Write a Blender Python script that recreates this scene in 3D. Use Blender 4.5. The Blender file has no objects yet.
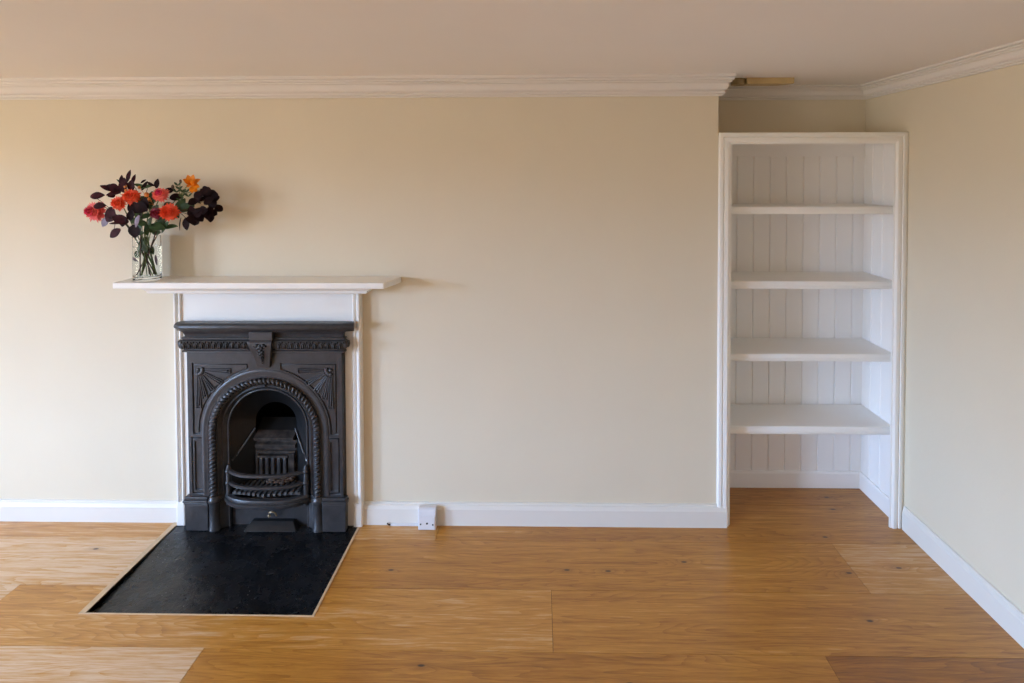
import bpy, bmesh, math, random
from mathutils import Vector, Matrix, Quaternion

random.seed(7)
sc = bpy.context.scene
COL = sc.collection
PI = math.pi

# ------------------------------------------------------------------ materials
def new_mat(name):
    m = bpy.data.materials.new(name)
    m.use_nodes = True
    nt = m.node_tree
    nt.nodes.clear()
    out = nt.nodes.new('ShaderNodeOutputMaterial')
    b = nt.nodes.new('ShaderNodeBsdfPrincipled')
    nt.links.new(b.outputs[0], out.inputs[0])
    return m, nt, b


def N(nt, kind, **kw):
    n = nt.nodes.new(kind)
    for k, v in kw.items():
        setattr(n, k, v)
    return n


def math_node(nt, op, a, b=None, c=None, clamp=False):
    n = N(nt, 'ShaderNodeMath', operation=op)
    n.use_clamp = clamp
    for i, v in enumerate((a, b, c)):
        if v is None:
            continue
        if isinstance(v, (int, float)):
            n.inputs[i].default_value = v
        else:
            nt.links.new(v, n.inputs[i])
    return n.outputs[0]


def ramp(nt, fac, stops):
    r = N(nt, 'ShaderNodeValToRGB')
    el = r.color_ramp.elements
    while len(el) < len(stops):
        el.new(0.5)
    for e, (p, c) in zip(el, stops):
        e.position = p
        e.color = (c[0], c[1], c[2], 1) if not isinstance(c, (int, float)) else (c, c, c, 1)
    nt.links.new(fac, r.inputs[0])
    return r.outputs[0]


def noise(nt, vec, scale, detail=2.0, rough=0.5, dist=0.0):
    n = N(nt, 'ShaderNodeTexNoise')
    n.inputs['Scale'].default_value = scale
    n.inputs['Detail'].default_value = detail
    n.inputs['Roughness'].default_value = rough
    n.inputs['Distortion'].default_value = dist
    nt.links.new(vec, n.inputs['Vector'])
    return n.outputs['Fac']


def mapping(nt, vec, scale=(1, 1, 1), loc=(0, 0, 0)):
    n = N(nt, 'ShaderNodeMapping')
    n.inputs['Scale'].default_value = scale
    n.inputs['Location'].default_value = loc
    nt.links.new(vec, n.inputs['Vector'])
    return n.outputs[0]


def objco(nt):
    return N(nt, 'ShaderNodeTexCoord').outputs['Object']


def bump(nt, b, height, strength, dist=0.002):
    n = N(nt, 'ShaderNodeBump')
    n.inputs['Strength'].default_value = strength
    n.inputs['Distance'].default_value = dist
    nt.links.new(height, n.inputs['Height'])
    nt.links.new(n.outputs[0], b.inputs['Normal'])


def mixc(nt, fac, a, b):
    n = N(nt, 'ShaderNodeMix', data_type='RGBA')
    if isinstance(fac, (int, float)):
        n.inputs[0].default_value = fac
    else:
        nt.links.new(fac, n.inputs[0])
    for i, v in ((6, a), (7, b)):
        if isinstance(v, tuple):
            n.inputs[i].default_value = (v[0], v[1], v[2], 1)
        else:
            nt.links.new(v, n.inputs[i])
    return n.outputs[2]


def plain(name, col, rough=0.5, var=0.06, scale=8.0, bstr=0.0, bscale=60.0, spec=0.5, metal=0.0, sub=0.0):
    """painted / solid material with slight mottling and optional fine relief"""
    m, nt, b = new_mat(name)
    co = objco(nt)
    f = noise(nt, co, scale, 3.0)
    lo = tuple(c * (1 - var) for c in col)
    hi = tuple(min(1, c * (1 + var)) for c in col)
    nt.links.new(ramp(nt, f, [(0.3, lo), (0.7, hi)]), b.inputs['Base Color'])
    b.inputs['Roughness'].default_value = rough
    b.inputs['Specular IOR Level'].default_value = spec
    b.inputs['Metallic'].default_value = metal
    if sub:
        b.inputs['Subsurface Weight'].default_value = sub
        b.inputs['Subsurface Radius'].default_value = (0.01, 0.004, 0.003)
    if bstr:
        bump(nt, b, noise(nt, co, bscale, 4.0, 0.6), bstr)
    return m


M = {}
M['wall'] = plain('cream_wall_paint', (0.725, 0.65, 0.50), 0.75, 0.012, 3.0, 0.25, 55.0, 0.25)
M['cornice'] = plain('cornice_paint', (0.79, 0.75, 0.70), 0.7, 0.01, 2.0, 0.12, 70.0, 0.25)
M['wallb'] = plain('low_bounce_wall_paint', (0.46, 0.40, 0.33), 0.75, 0.012, 3.0, 0.25, 55.0, 0.25)  # dark tone added to the unseen wall to cut frontal bounce light
M['ceiling'] = plain('ceiling_paint', (0.88, 0.85, 0.82), 0.85, 0.01, 2.0, 0.12, 70.0, 0.2)
M['skirting'] = plain('white_skirting_paint', (0.76, 0.735, 0.67), 0.38, 0.01, 4.0, 0.05, 30.0, 0.45)
M['white'] = plain('white_gloss_paint', (0.88, 0.865, 0.81), 0.38, 0.01, 4.0, 0.05, 30.0, 0.45)
M['whitematt'] = plain('white_eggshell_paint', (0.885, 0.86, 0.82), 0.5, 0.012, 4.0, 0.06, 40.0, 0.4)
M['iron'] = plain('black_painted_cast_iron', (0.038, 0.036, 0.037), 0.32, 0.25, 30.0, 0.3, 140.0, 0.5)
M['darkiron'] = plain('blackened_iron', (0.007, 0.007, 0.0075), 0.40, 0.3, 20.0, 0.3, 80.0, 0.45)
M['toplit_iron'] = plain('toplit_grate_iron', (0.085, 0.083, 0.082), 0.45, 0.3, 40.0, 0.2, 80.0, 0.5)  # paler iron: top light on the grate fins put into the colour
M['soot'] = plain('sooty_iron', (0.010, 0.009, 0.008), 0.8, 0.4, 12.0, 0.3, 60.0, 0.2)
M['fireclay'] = plain('ashy_fireclay', (0.042, 0.033, 0.027), 0.85, 0.7, 25.0, 0.4, 50.0, 0.2)
M['ash'] = plain('grey_ash', (0.13, 0.10, 0.08), 0.95, 0.5, 40.0, 0.5, 90.0, 0.1)
M['brass'] = plain('worn_brass', (0.45, 0.33, 0.2), 0.35, 0.2, 20.0, 0, 50, 0.5, 0.8)
M['plastic'] = plain('white_plastic', (0.72, 0.72, 0.735), 0.35, 0.01, 10.0)
M['dark'] = plain('dark_gap', (0.02, 0.016, 0.012), 0.9, 0.1)
M['strip'] = plain('pale_oak_edging', (0.60, 0.44, 0.27), 0.5, 0.12, 25.0, 0.1, 60.0)
M['ochre'] = plain('varnished_pine', (0.52, 0.38, 0.17), 0.4, 0.08, 12.0)
M['ochre_dark'] = plain('dark_varnish', (0.30, 0.21, 0.09), 0.5, 0.15, 12.0)
M['maroon'] = plain('maroon_leaf', (0.035, 0.006, 0.010), 0.6, 0.55, 45.0, 0, 50, 0.12)
M['blackleaf'] = plain('black_plum_leaf', (0.013, 0.004, 0.005), 0.65, 0.5, 45.0, 0, 50, 0.10)
M['greyleaf'] = plain('grey_purple_leaf_back', (0.20, 0.15, 0.21), 0.5, 0.3, 40.0, 0, 50, 0.35)
M['green'] = plain('green_leaf', (0.030, 0.070, 0.018), 0.5, 0.5, 40.0, 0, 50, 0.4)
M['stem'] = plain('green_stem', (0.10, 0.16, 0.035), 0.5, 0.3, 40.0)
M['brownstem'] = plain('brown_stem', (0.075, 0.040, 0.025), 0.55, 0.35, 60.0)
M['coral'] = plain('coral_pink_petal', (0.74, 0.13, 0.125), 0.5, 0.22, 60.0, 0, 50, 0.3, 0, 0.1)
M['orange'] = plain('orange_red_petal', (0.78, 0.095, 0.035), 0.5, 0.2, 60.0, 0, 50, 0.3, 0, 0.1)
M['salmon'] = plain('salmon_petal', (0.80, 0.16, 0.12), 0.5, 0.22, 60.0, 0, 50, 0.3, 0, 0.1)
M['magenta'] = plain('magenta_petal', (0.60, 0.02, 0.10), 0.5, 0.25, 60.0, 0, 50, 0.3, 0, 0.1)
M['crimson'] = plain('crimson_petal', (0.20, 0.008, 0.030), 0.5, 0.3, 60.0, 0, 50, 0.3)
M['lily'] = plain('golden_orange_petal', (0.90, 0.28, 0.010), 0.45, 0.25, 50.0, 0, 50, 0.3, 0, 0.1)
M['bud'] = plain('orange_bud', (0.60, 0.20, 0.03), 0.5, 0.25, 60.0)


def glass_mat():
    m, nt, b = new_mat('clear_glass')
    b.inputs['Base Color'].default_value = (0.985, 0.995, 0.99, 1)
    b.inputs['Roughness'].default_value = 0.0
    b.inputs['IOR'].default_value = 1.22
    b.inputs['Transmission Weight'].default_value = 1.0
    return m


def water_mat():
    m, nt, b = new_mat('vase_water')
    b.inputs['Base Color'].default_value = (0.97, 0.985, 0.97, 1)
    b.inputs['Roughness'].default_value = 0.0
    b.inputs['IOR'].default_value = 1.12
    b.inputs['Transmission Weight'].default_value = 1.0
    return m


M['glass'] = glass_mat()
M['water'] = water_mat()

KNOTS = [(0.635, -0.270), (0.292, -0.333), (0.114, -0.329), (-0.652, -0.340), (1.265, -0.595), (1.52, 0.250),
         (1.497, 0.140), (1.346, -0.086), (1.327, -0.330), (1.561, -0.295), (-0.42, -0.820), (-2.05, -0.220), (0.30, -0.880)]


def oak_mat():
    m, nt, b = new_mat('oak_plank_floor')
    co = objco(nt)
    at = N(nt, 'ShaderNodeAttribute', attribute_name='plank')
    sep = N(nt, 'ShaderNodeSeparateColor')
    nt.links.new(at.outputs['Color'], sep.inputs[0])
    tone, off1, off2 = sep.outputs[0], sep.outputs[1], sep.outputs[2]
    comb = N(nt, 'ShaderNodeCombineXYZ')
    nt.links.new(math_node(nt, 'MULTIPLY', off1, 37.0), comb.inputs[0])
    nt.links.new(math_node(nt, 'MULTIPLY', off2, 53.0), comb.inputs[1])
    nt.links.new(math_node(nt, 'MULTIPLY', off1, 11.0), comb.inputs[2])
    va = N(nt, 'ShaderNodeVectorMath', operation='ADD')
    nt.links.new(co, va.inputs[0])
    nt.links.new(comb.outputs[0], va.inputs[1])
    v = va.outputs[0]
    # knots: soft bumps in the growth-ring field
    core = None
    pull = None
    for (kx, ky) in KNOTS:
        s = N(nt, 'ShaderNodeVectorMath', operation='SUBTRACT')
        nt.links.new(co, s.inputs[0])
        s.inputs[1].default_value = (kx, ky, 0)
        mp = mapping(nt, s.outputs[0], (1.0, 2.4, 0.0))
        ln = N(nt, 'ShaderNodeVectorMath', operation='LENGTH')
        nt.links.new(mp, ln.inputs[0])
        d = ln.outputs['Value']
        core = d if core is None else math_node(nt, 'MINIMUM', core, d)
    pull = math_node(nt, 'POWER', math_node(nt, 'SUBTRACT', 1.0, math_node(nt, 'MULTIPLY', core, 7.0, clamp=True)), 2.0)
    # growth rings drawn as contour lines of a stretched noise field
    fld = noise(nt, mapping(nt, v, (0.50, 6.0, 1)), 1.0, 2.0, 0.5, 0.15)
    wob = noise(nt, mapping(nt, v, (3.0, 22.0, 1)), 1.0, 3.0, 0.6)
    fld = math_node(nt, 'ADD', fld, math_node(nt, 'MULTIPLY', wob, 0.035))
    fld = math_node(nt, 'ADD', fld, math_node(nt, 'MULTIPLY', pull, 0.07))
    rings = math_node(nt, 'FRACT', math_node(nt, 'MULTIPLY', fld, 40.0))
    rings = math_node(nt, 'POWER', rings, 3.0)
    fibre = noise(nt, mapping(nt, v, (5.0, 70.0, 1)), 1.0, 4.0, 0.75)
    streak = noise(nt, mapping(nt, v, (1.6, 34.0, 1)), 1.0, 3.0, 0.6)
    cloud = noise(nt, mapping(nt, v, (1.2, 3.5, 1)), 1.0, 2.0)
    g = math_node(nt, 'MULTIPLY', rings, 0.16)
    g = math_node(nt, 'ADD', g, math_node(nt, 'MULTIPLY', math_node(nt, 'SUBTRACT', fibre, 0.18), 0.80))
    g = math_node(nt, 'ADD', g, math_node(nt, 'MULTIPLY', streak, 0.42))
    g = math_node(nt, 'ADD', g, math_node(nt, 'MULTIPLY', cloud, 0.20))
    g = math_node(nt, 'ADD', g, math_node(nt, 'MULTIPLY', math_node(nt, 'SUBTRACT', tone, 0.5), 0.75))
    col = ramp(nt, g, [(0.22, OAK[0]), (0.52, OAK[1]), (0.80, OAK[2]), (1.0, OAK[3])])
    kn = math_node(nt, 'SUBTRACT', 1.0, math_node(nt, 'MULTIPLY', core, 62.0), clamp=True)
    kn = math_node(nt, 'MULTIPLY', kn, 2.0, clamp=True)
    halo = math_node(nt, 'MULTIPLY', math_node(nt, 'SUBTRACT', 1.0, math_node(nt, 'MULTIPLY', core, 16.0, clamp=True), clamp=True), 0.35)
    col = mixc(nt, halo, col, (0.20, 0.085, 0.03))
    col = mixc(nt, kn, col, (0.05, 0.02, 0.010))
    nt.links.new(col, b.inputs['Base Color'])
    b.inputs['Specular IOR Level'].default_value = 0.8
    nt.links.new(ramp(nt, streak, [(0.2, 0.30), (0.8, 0.40)]), b.inputs['Roughness'])
    bump(nt, b, fibre, 0.10, 0.001)
    return m


OAK = [(0.70, 0.52, 0.34), (0.545, 0.255, 0.042), (0.36, 0.142, 0.016), (0.22, 0.078, 0.012)]  # first stop desaturated to carry the sheen painted on the left boards
M['oak'] = oak_mat()


def hearth_mat():
    m, nt, b = new_mat('black_painted_hearth')
    co = objco(nt)
    f = noise(nt, co, 14.0, 5.0, 0.65)
    sp = N(nt, 'ShaderNodeTexVoronoi', feature='F1')
    sp.inputs['Scale'].default_value = 60.0
    nt.links.new(co, sp.inputs['Vector'])
    base = ramp(nt, f, [(0.3, (0.004, 0.0045, 0.0055)), (0.62, (0.008, 0.0085, 0.010)), (0.80, (0.026, 0.027, 0.030))])
    msk = noise(nt, co, 5.0, 2.0)
    spk = math_node(nt, 'MULTIPLY', math_node(nt, 'LESS_THAN', sp.outputs['Distance'], 0.13), math_node(nt, 'GREATER_THAN', msk, 0.60))  # pale scuff specks, made denser to stand in for bright glints
    nt.links.new(mixc(nt, spk, base, (0.22, 0.20, 0.18)), b.inputs['Base Color'])
    nt.links.new(ramp(nt, f, [(0.3, 0.20), (0.75, 0.36)]), b.inputs['Roughness'])
    bump(nt, b, noise(nt, co, 42.0, 5.0, 0.6), 0.6, 0.004)
    return m


M['hearth'] = hearth_mat()

# ------------------------------------------------------------------ mesh helpers
def BM():
    return bmesh.new()


def box(bm, x0, x1, y0, y1, z0, z1):
    v = [bm.verts.new(p) for p in ((x0, y0, z0), (x1, y0, z0), (x1, y1, z0), (x0, y1, z0),
                                   (x0, y0, z1), (x1, y0, z1), (x1, y1, z1), (x0, y1, z1))]
    for f in ((0, 3, 2, 1), (4, 5, 6, 7), (0, 1, 5, 4), (1, 2, 6, 5), (2, 3, 7, 6), (3, 0, 4, 7)):
        bm.faces.new([v[i] for i in f])
    return v


def prism(bm, pts, a0, a1, axis='y'):
    """closed 2D outline extruded between a0 and a1; axis y: pts are (x,z); axis z: (x,y); axis x: (y,z)"""
    def P(p, a):
        return {'y': (p[0], a, p[1]), 'z': (p[0], p[1], a), 'x': (a, p[0], p[1])}[axis]
    A = [bm.verts.new(P(p, a0)) for p in pts]
    B = [bm.verts.new(P(p, a1)) for p in pts]
    n = len(pts)
    bm.faces.new(A)
    bm.faces.new(B[::-1])
    for i in range(n):
        bm.faces.new((A[i], B[i], B[(i + 1) % n], A[(i + 1) % n]))


def sweep(bm, path, prof, up, closed=False, cap=True, closed_prof=True):
    """sweep a profile (u = along tangent x up, v = along up) along a planar path with mitred corners"""
    up = Vector(up).normalized()
    P = [Vector(p) for p in path]
    n = len(P)
    rings = []
    for i in range(n):
        if closed:
            t0 = (P[i] - P[i - 1]).normalized()
            t1 = (P[(i + 1) % n] - P[i]).normalized()
        else:
            t0 = (P[i] - P[i - 1]).normalized() if i else (P[1] - P[0]).normalized()
            t1 = (P[i + 1] - P[i]).normalized() if i < n - 1 else t0
        s0 = t0.cross(up)
        s1 = t1.cross(up)
        s = (s0 + s1)
        s = s.normalized() if s.length > 1e-6 else s0
        k = 1.0 / max(0.25, s.dot(s0))
        rings.append([bm.verts.new(P[i] + s * (u * k) + up * v) for (u, v) in prof])
    m = len(prof)
    segs = n if closed else n - 1
    for i in range(segs):
        a, b = rings[i], rings[(i + 1) % n]
        for j in range(m if closed_prof else m - 1):
            bm.faces.new((a[j], a[(j + 1) % m], b[(j + 1) % m], b[j]))
    if cap and not closed and closed_prof:
        bm.faces.new(rings[0][::-1])
        bm.faces.new(rings[-1])


def bez(p0, p1, p2, n=10):
    out = []
    for i in range(n + 1):
        t = i / n
        out.append(tuple((1 - t) ** 2 * a + 2 * t * (1 - t) * b + t * t * c for a, b, c in zip(p0, p1, p2)))
    return out


def circle_prof(r, n=10, cu=0, cv=0):
    return [(cu + r * math.cos(2 * PI * i / n), cv + r * math.sin(2 * PI * i / n)) for i in range(n)]


def tube(bm, path, radii, n=8):
    P = [Vector(p) for p in path]
    if isinstance(radii, (int, float)):
        radii = [radii] * len(P)
    t = (P[1] - P[0]).normalized()
    a = Vector((0, 0, 1)) if abs(t.z) < 0.9 else Vector((1, 0, 0))
    u = t.cross(a).normalized()
    rings = []
    for i, p in enumerate(P):
        if i == 0:
            t = (P[1] - P[0]).normalized()
        elif i == len(P) - 1:
            t = (P[-1] - P[-2]).normalized()
        else:
            t = (P[i + 1] - P[i - 1]).normalized()
        u = (u - t * u.dot(t)).normalized()
        w = t.cross(u)
        rings.append([bm.verts.new(p + (u * math.cos(2 * PI * k / n) + w * math.sin(2 * PI * k / n)) * radii[i]) for k in range(n)])
    for i in range(len(P) - 1):
        for k in range(n):
            bm.faces.new((rings[i][k], rings[i][(k + 1) % n], rings[i + 1][(k + 1) % n], rings[i + 1][k]))
    bm.faces.new(rings[0][::-1])
    bm.faces.new(rings[-1])


def lathe(bm, prof, center, n=40):
    """prof: (r, z) list; r = 0 ends are closed to a point"""
    cx, cy, cz = center
    rings = []
    for (r, z) in prof:
        if r < 1e-6:
            rings.append([bm.verts.new((cx, cy, cz + z))])
        else:
            rings.append([bm.verts.new((cx + r * math.cos(2 * PI * k / n), cy + r * math.sin(2 * PI * k / n), cz + z)) for k in range(n)])
    for a, b in zip(rings, rings[1:]):
        for k in range(n):
            k2 = (k + 1) % n
            if len(a) == 1:
                bm.faces.new((a[0], b[k2], b[k]))
            elif len(b) == 1:
                bm.faces.new((a[k], a[k2], b[0]))
            else:
                bm.faces.new((a[k], a[k2], b[k2], b[k]))


def ellipsoid(bm, c, r, rot=None, sub=2):
    mat = Matrix.Translation(c) @ (rot.to_matrix().to_4x4() if rot else Matrix.Identity(4)) @ Matrix.Diagonal((r[0], r[1], r[2], 1))
    bmesh.ops.create_icosphere(bm, subdivisions=sub, radius=1.0, matrix=mat)


REMAP = {}


def rootof(o):
    while o.parent is not None:
        o = o.parent
    return o


def finish(bm, name, mat, parent=None, smooth=None, bevel=0.0, recalc=True):
    if parent is not None and rootof(parent).name in REMAP:
        kz, dy, keep = REMAP[rootof(parent).name]
        for v in bm.verts:
            v.co.z *= kz
            if not (keep and -0.003 < v.co.y < 0.0005):
                v.co.y += dy
    if recalc:
        bmesh.ops.recalc_face_normals(bm, faces=bm.faces[:])
    if smooth is not None:
        lim = math.radians(smooth)
        for f in bm.faces:
            f.smooth = True
        for e in bm.edges:
            if len(e.link_faces) == 2 and e.calc_face_angle(0) > lim:
                e.smooth = False
    me = bpy.data.meshes.new(name)
    bm.to_mesh(me)
    bm.free()
    o = bpy.data.objects.new(name, me)
    COL.objects.link(o)
    me.materials.append(M[mat] if isinstance(mat, str) else mat)
    if bevel:
        md = o.modifiers.new('Bevel', 'BEVEL')
        md.width = bevel
        md.segments = 2
        md.limit_method = 'ANGLE'
        md.angle_limit = math.radians(40)
        md.harden_normals = False
    if parent is not None:
        o.parent = parent
        o.matrix_parent_inverse = Matrix.Translation(parent.location).inverted()
    return o


def empty(name, loc, label, cat, group=None):
    o = bpy.data.objects.new(name, None)
    if cat in ('vase', 'flower', 'sprig', 'branch'):
        loc = (loc[0], loc[1] - 0.02, loc[2])
    o.location = loc
    o.empty_display_size = 0.05
    COL.objects.link(o)
    if cat in ('vase', 'flower', 'sprig', 'branch'):
        REMAP[o.name] = (1.0, -0.02, False)
    return tag(o, label, cat, group)


def tag(o, label, cat, group=None):
    o['label'] = label
    o['category'] = cat
    if group:
        o['group'] = group
    return o


def struct(o, label=None, cat=None):
    o['kind'] = 'structure'
    if label:
        o['label'] = label
        o['category'] = cat
    return o


def plate(outlines, y_front, y_back, bev=0.0):
    """flat plate in the XZ plane with holes (even-odd outlines), front at y_front, back at y_back"""
    cu = bpy.data.curves.new('outline', 'CURVE')
    cu.dimensions = '2D'
    cu.fill_mode = 'BOTH'
    t = abs(y_back - y_front) / 2
    cu.extrude = max(1e-4, t - bev)
    cu.bevel_depth = bev
    cu.bevel_resolution = 1
    cu.offset = -bev
    for pts in outlines:
        s = cu.splines.new('POLY')
        s.points.add(len(pts) - 1)
        for p, q in zip(s.points, pts):
            p.co = (q[0], q[1], 0, 1)
        s.use_cyclic_u = True
    tmp = bpy.data.objects.new('outline', cu)
    COL.objects.link(tmp)
    dg = bpy.context.evaluated_depsgraph_get()
    me = bpy.data.meshes.new_from_object(tmp.evaluated_get(dg))
    bm = bmesh.new()
    bm.from_mesh(me)
    ym = (y_front + y_back) / 2
    for v in bm.verts:
        x, y, z = v.co
        v.co = (x, ym - z, y)
    bmesh.ops.remove_doubles(bm, verts=bm.verts[:], dist=1e-5)
    COL.objects.unlink(tmp)
    bpy.data.objects.remove(tmp)
    bpy.data.curves.remove(cu)
    bpy.data.meshes.remove(me)
    return bm


def arc(cx, cz, r, a0, a1, n):
    return [(cx + r * math.cos(math.radians(a0 + (a1 - a0) * i / n)), cz + r * math.sin(math.radians(a0 + (a1 - a0) * i / n))) for i in range(n + 1)]


# ------------------------------------------------------------------ room dimensions
XL, XR = -5.40, 1.762        # left and right walls
XB = 0.860                   # right end of the chimney breast
YA = 0.360                   # depth of the alcove
YR = -5.10                   # wall behind the camera
H = 2.190                    # ceiling height
XC = -1.329                  # centre line of the fireplace
T = 0.12

# ------------------------------------------------------------------ floor
HX0, HX1, HY0 = -1.790, -0.893, -0.600   # hearth cut-out


def build_floor():
    bm = BM()
    lay = bm.loops.layers.float_color.new('plank')
    rows = [0.172 + 0.312, 0.172, -0.134, -0.450, -0.758, -1.066]
    y = -1.066
    while y > YR - 0.3:
        y -= 0.308
        rows.append(y)
    seams = {0: [-1.0], 1: [-2.75, -0.497], 2: [-2.9, -1.3, 1.352], 3: [-2.192, 0.044], 4: [-1.226, 1.013],
             5: [-2.4, -0.3, 1.6]}
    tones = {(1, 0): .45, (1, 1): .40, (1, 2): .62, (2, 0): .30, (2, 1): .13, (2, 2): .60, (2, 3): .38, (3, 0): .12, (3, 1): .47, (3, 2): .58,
             (4, 0): .17, (4, 1): .62, (4, 2): .84, (0, 1): .7}  # board variation, plus window sheen painted as pale tones on the left boards
    rnd = random.Random(21)
    g = 0.0007
    for r in range(len(rows) - 1):
        y1, y0 = rows[r], rows[r + 1]
        xs = [XL - 0.05] + seams.get(r, [XL + 0.9 + rnd.random() * 1.2, rnd.random() * 1.4 - 0.5]) + [XR + 0.05]
        for i in range(len(xs) - 1):
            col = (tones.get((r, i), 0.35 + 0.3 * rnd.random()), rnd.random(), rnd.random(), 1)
            x0, x1 = xs[i] + g, xs[i + 1] - g
            a0, a1 = y0 + g, y1 - g
            parts = [(x0, x1, a0, a1)]
            hx0, hx1, hy0, hy1 = HX0, HX1, HY0, 0.9
            if x0 < hx1 and x1 > hx0 and a1 > hy0:
                parts = []
                if x0 < hx0:
                    parts.append((x0, hx0, a0, a1))
                if x1 > hx1:
                    parts.append((hx1, x1, a0, a1))
                if a0 < hy0:
                    parts.append((max(x0, hx0), min(x1, hx1), a0, hy0))
            for (p0, p1, q0, q1) in parts:
                vs = [bm.verts.new(c) for c in ((p0, q0, 0), (p1, q0, 0), (p1, q1, 0), (p0, q1, 0))]
                top = bm.faces.new(vs)
                lo = [bm.verts.new((c.co.x, c.co.y, -0.012)) for c in vs]
                fs = [top] + [bm.faces.new((vs[k], lo[k], lo[(k + 1) % 4], vs[(k + 1) % 4])) for k in range(4)]
                for f in fs:
                    for l in f.loops:
                        l[lay] = col
    return finish(bm, 'floor', 'oak', recalc=False)


struct(build_floor())
bm = BM()
box(bm, XL - T, HX0, YR - T, YA + T, -0.10, -0.012)
box(bm, HX1, XR + T, YR - T, YA + T, -0.10, -0.012)
box(bm, HX0, HX1, YR - T, HY0, -0.10, -0.012)
struct(finish(bm, 'floor_base', 'dark'))

# pale edging strips round the hearth
bm = BM()
box(bm, HX0 - 0.026, HX0, HY0 - 0.006, -0.020, -0.03, 0.0025)
struct(finish(bm, 'trim_1', 'strip', bevel=0.001))
bm = BM()
box(bm, HX1, HX1 + 0.010, HY0 - 0.006, -0.020, -0.03, 0.0025)
struct(finish(bm, 'trim_2', 'strip', bevel=0.001))
bm = BM()
box(bm, HX0, HX1, HY0 - 0.006, HY0, -0.03, 0.002)
struct(finish(bm, 'trim_3', 'strip', bevel=0.001))

# ------------------------------------------------------------------ walls and ceiling
FH = (XC - 0.33, XC + 0.33, 0.93)        # firebox hole in the chimney breast
bm = BM()
prism(bm, [(XL - T, -0.1), (FH[0], -0.1), (FH[0], FH[2]), (FH[1], FH[2]), (FH[1], -0.1), (XB, -0.1), (XB, H), (XL - T, H)], 0.0, YA + T)
struct(finish(bm, 'wall_back', 'wall'))
bm = BM()
box(bm, XB, XR + T, YA, YA + T, -0.1, H)
struct(finish(bm, 'wall_alcove', 'wall'))
bm = BM()
box(bm, XR, XR + T, YR - T, YA, -0.1, H)
struct(finish(bm, 'wall_right', 'wall'))
bm = BM()
box(bm, XL - T, XR + T, YR - T, YA + T, H, H + 0.1)
struct(finish(bm, 'ceiling', 'ceiling'))

# left wall with its window, wall behind the camera with a second one
WINS = (dict(y0=-2.85, y1=-1.95, z0=0.55, z1=2.08), dict(y0=-4.90, y1=-3.65, z0=0.55, z1=2.08))
bm = BM()
w, wb = WINS
TL = 0.30
box(bm, XL - TL, XL, w['y1'], 0.0, -0.1, H)
box(bm, XL - TL, XL, wb['y1'], w['y0'], -0.1, H)
box(bm, XL - TL, XL, YR - TL, wb['y0'], -0.1, H)
for q in WINS:
    box(bm, XL - TL, XL, q['y0'], q['y1'], -0.1, q['z0'])
    box(bm, XL - TL, XL, q['y0'], q['y1'], q['z1'], H)
struct(finish(bm, 'wall_left', 'wall'))
bm = BM()
box(bm, XL - TL, XR + T, YR - TL, YR, -0.1, H)
struct(finish(bm, 'wall_behind', 'wallb'))
# sash frames
for k, q in enumerate(WINS):
    bm = BM()
    xf = XL - 0.16
    for (a, b_) in ((q['y0'], q['y0'] + 0.05), (q['y1'] - 0.05, q['y1'])):
        box(bm, xf, xf + 0.05, a, b_, q['z0'], q['z1'])
    for zz in (q['z0'], q['z1'] - 0.05):
        box(bm, xf + 0.005, xf + 0.045, q['y0'], q['y1'], zz, zz + 0.05)
    struct(finish(bm, 'window_%d' % (k + 1), 'white', bevel=0.004))

# ------------------------------------------------------------------ cornice
def cornice_prof(zb, zt, d=0.062):
    h = zt - zb
    pr = [(0.0, 0.0), (0.016, 0.0), (0.016, h * 0.07), (0.024, h * 0.10), (0.024, h * 0.17), (0.020, h * 0.20), (0.022, h * 0.24)]
    for i in range(7):                                # cyma curve
        a = i / 6
        pr.append((0.024 + (d - 0.040) * (a + 0.12 * math.sin(2 * PI * a)), h * (0.26 + 0.36 * (a - 0.12 * math.sin(2 * PI * a)))))
    pr += [(d - 0.013, h * 0.64), (d - 0.013, h * 0.70), (d - 0.005, h * 0.73), (d - 0.005, h * 0.82), (d - 0.009, h * 0.84), (d, h * 0.88), (d, h), (0.0, h)]
    return [(u, zb + v) for u, v in pr]


bm = BM()
sweep(bm, [(XL, 0, 0), (XB, 0, 0), (XB, YA, 0)], cornice_prof(2.093, H), (0, 0, 1))
struct(finish(bm, 'trim_4', 'cornice', smooth=30))
bm = BM()
sweep(bm, [(XB, YA, 0), (XR, YA, 0), (XR, YR, 0)], cornice_prof(2.118, H, 0.06), (0, 0, 1))
struct(finish(bm, 'trim_5', 'cornice', smooth=30))

# ------------------------------------------------------------------ baseboards
def base_prof(h, t=0.020):
    pr = [(0.0, 0.0), (t, 0.0), (t, h * 0.74)]
    for i in range(6):
        a = i / 5 * PI / 2
        pr.append((t - 0.003 - (t - 0.012) * (1 - math.cos(a)), h * (0.78 + 0.13 * math.sin(a))))
    pr += [(0.010, h * 0.93), (0.009, h * 0.985), (0.005, h), (0.0, h)]
    return pr


def baseboard(name, path, h, t=0.020):
    bm = BM()
    sweep(bm, path, base_prof(h, t), (0, 0, 1))
    return struct(finish(bm, name, 'skirting', smooth=32))


baseboard('baseboard_left', [(XL, 0, 0), (XC - 0.457, 0, 0)], 0.103)
baseboard('baseboard_back', [(XC + 0.457, 0, 0), (0.906, 0, 0)], 0.107, 0.024)
baseboard('baseboard_right', [(XR, -0.02, 0), (XR, YR, 0)], 0.115, 0.016)
bm = BM()
sweep(bm, [(XB, YA - 0.012, 0), (XR - 0.010, YA - 0.012, 0), (XR - 0.010, 0.02, 0)],
      [(0, 0), (0.012, 0), (0.012, 0.080), (0.008, 0.092), (0, 0.092)], (0, 0, 1))
struct(finish(bm, 'baseboard_alcove', 'whitematt', bevel=0.001))

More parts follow.
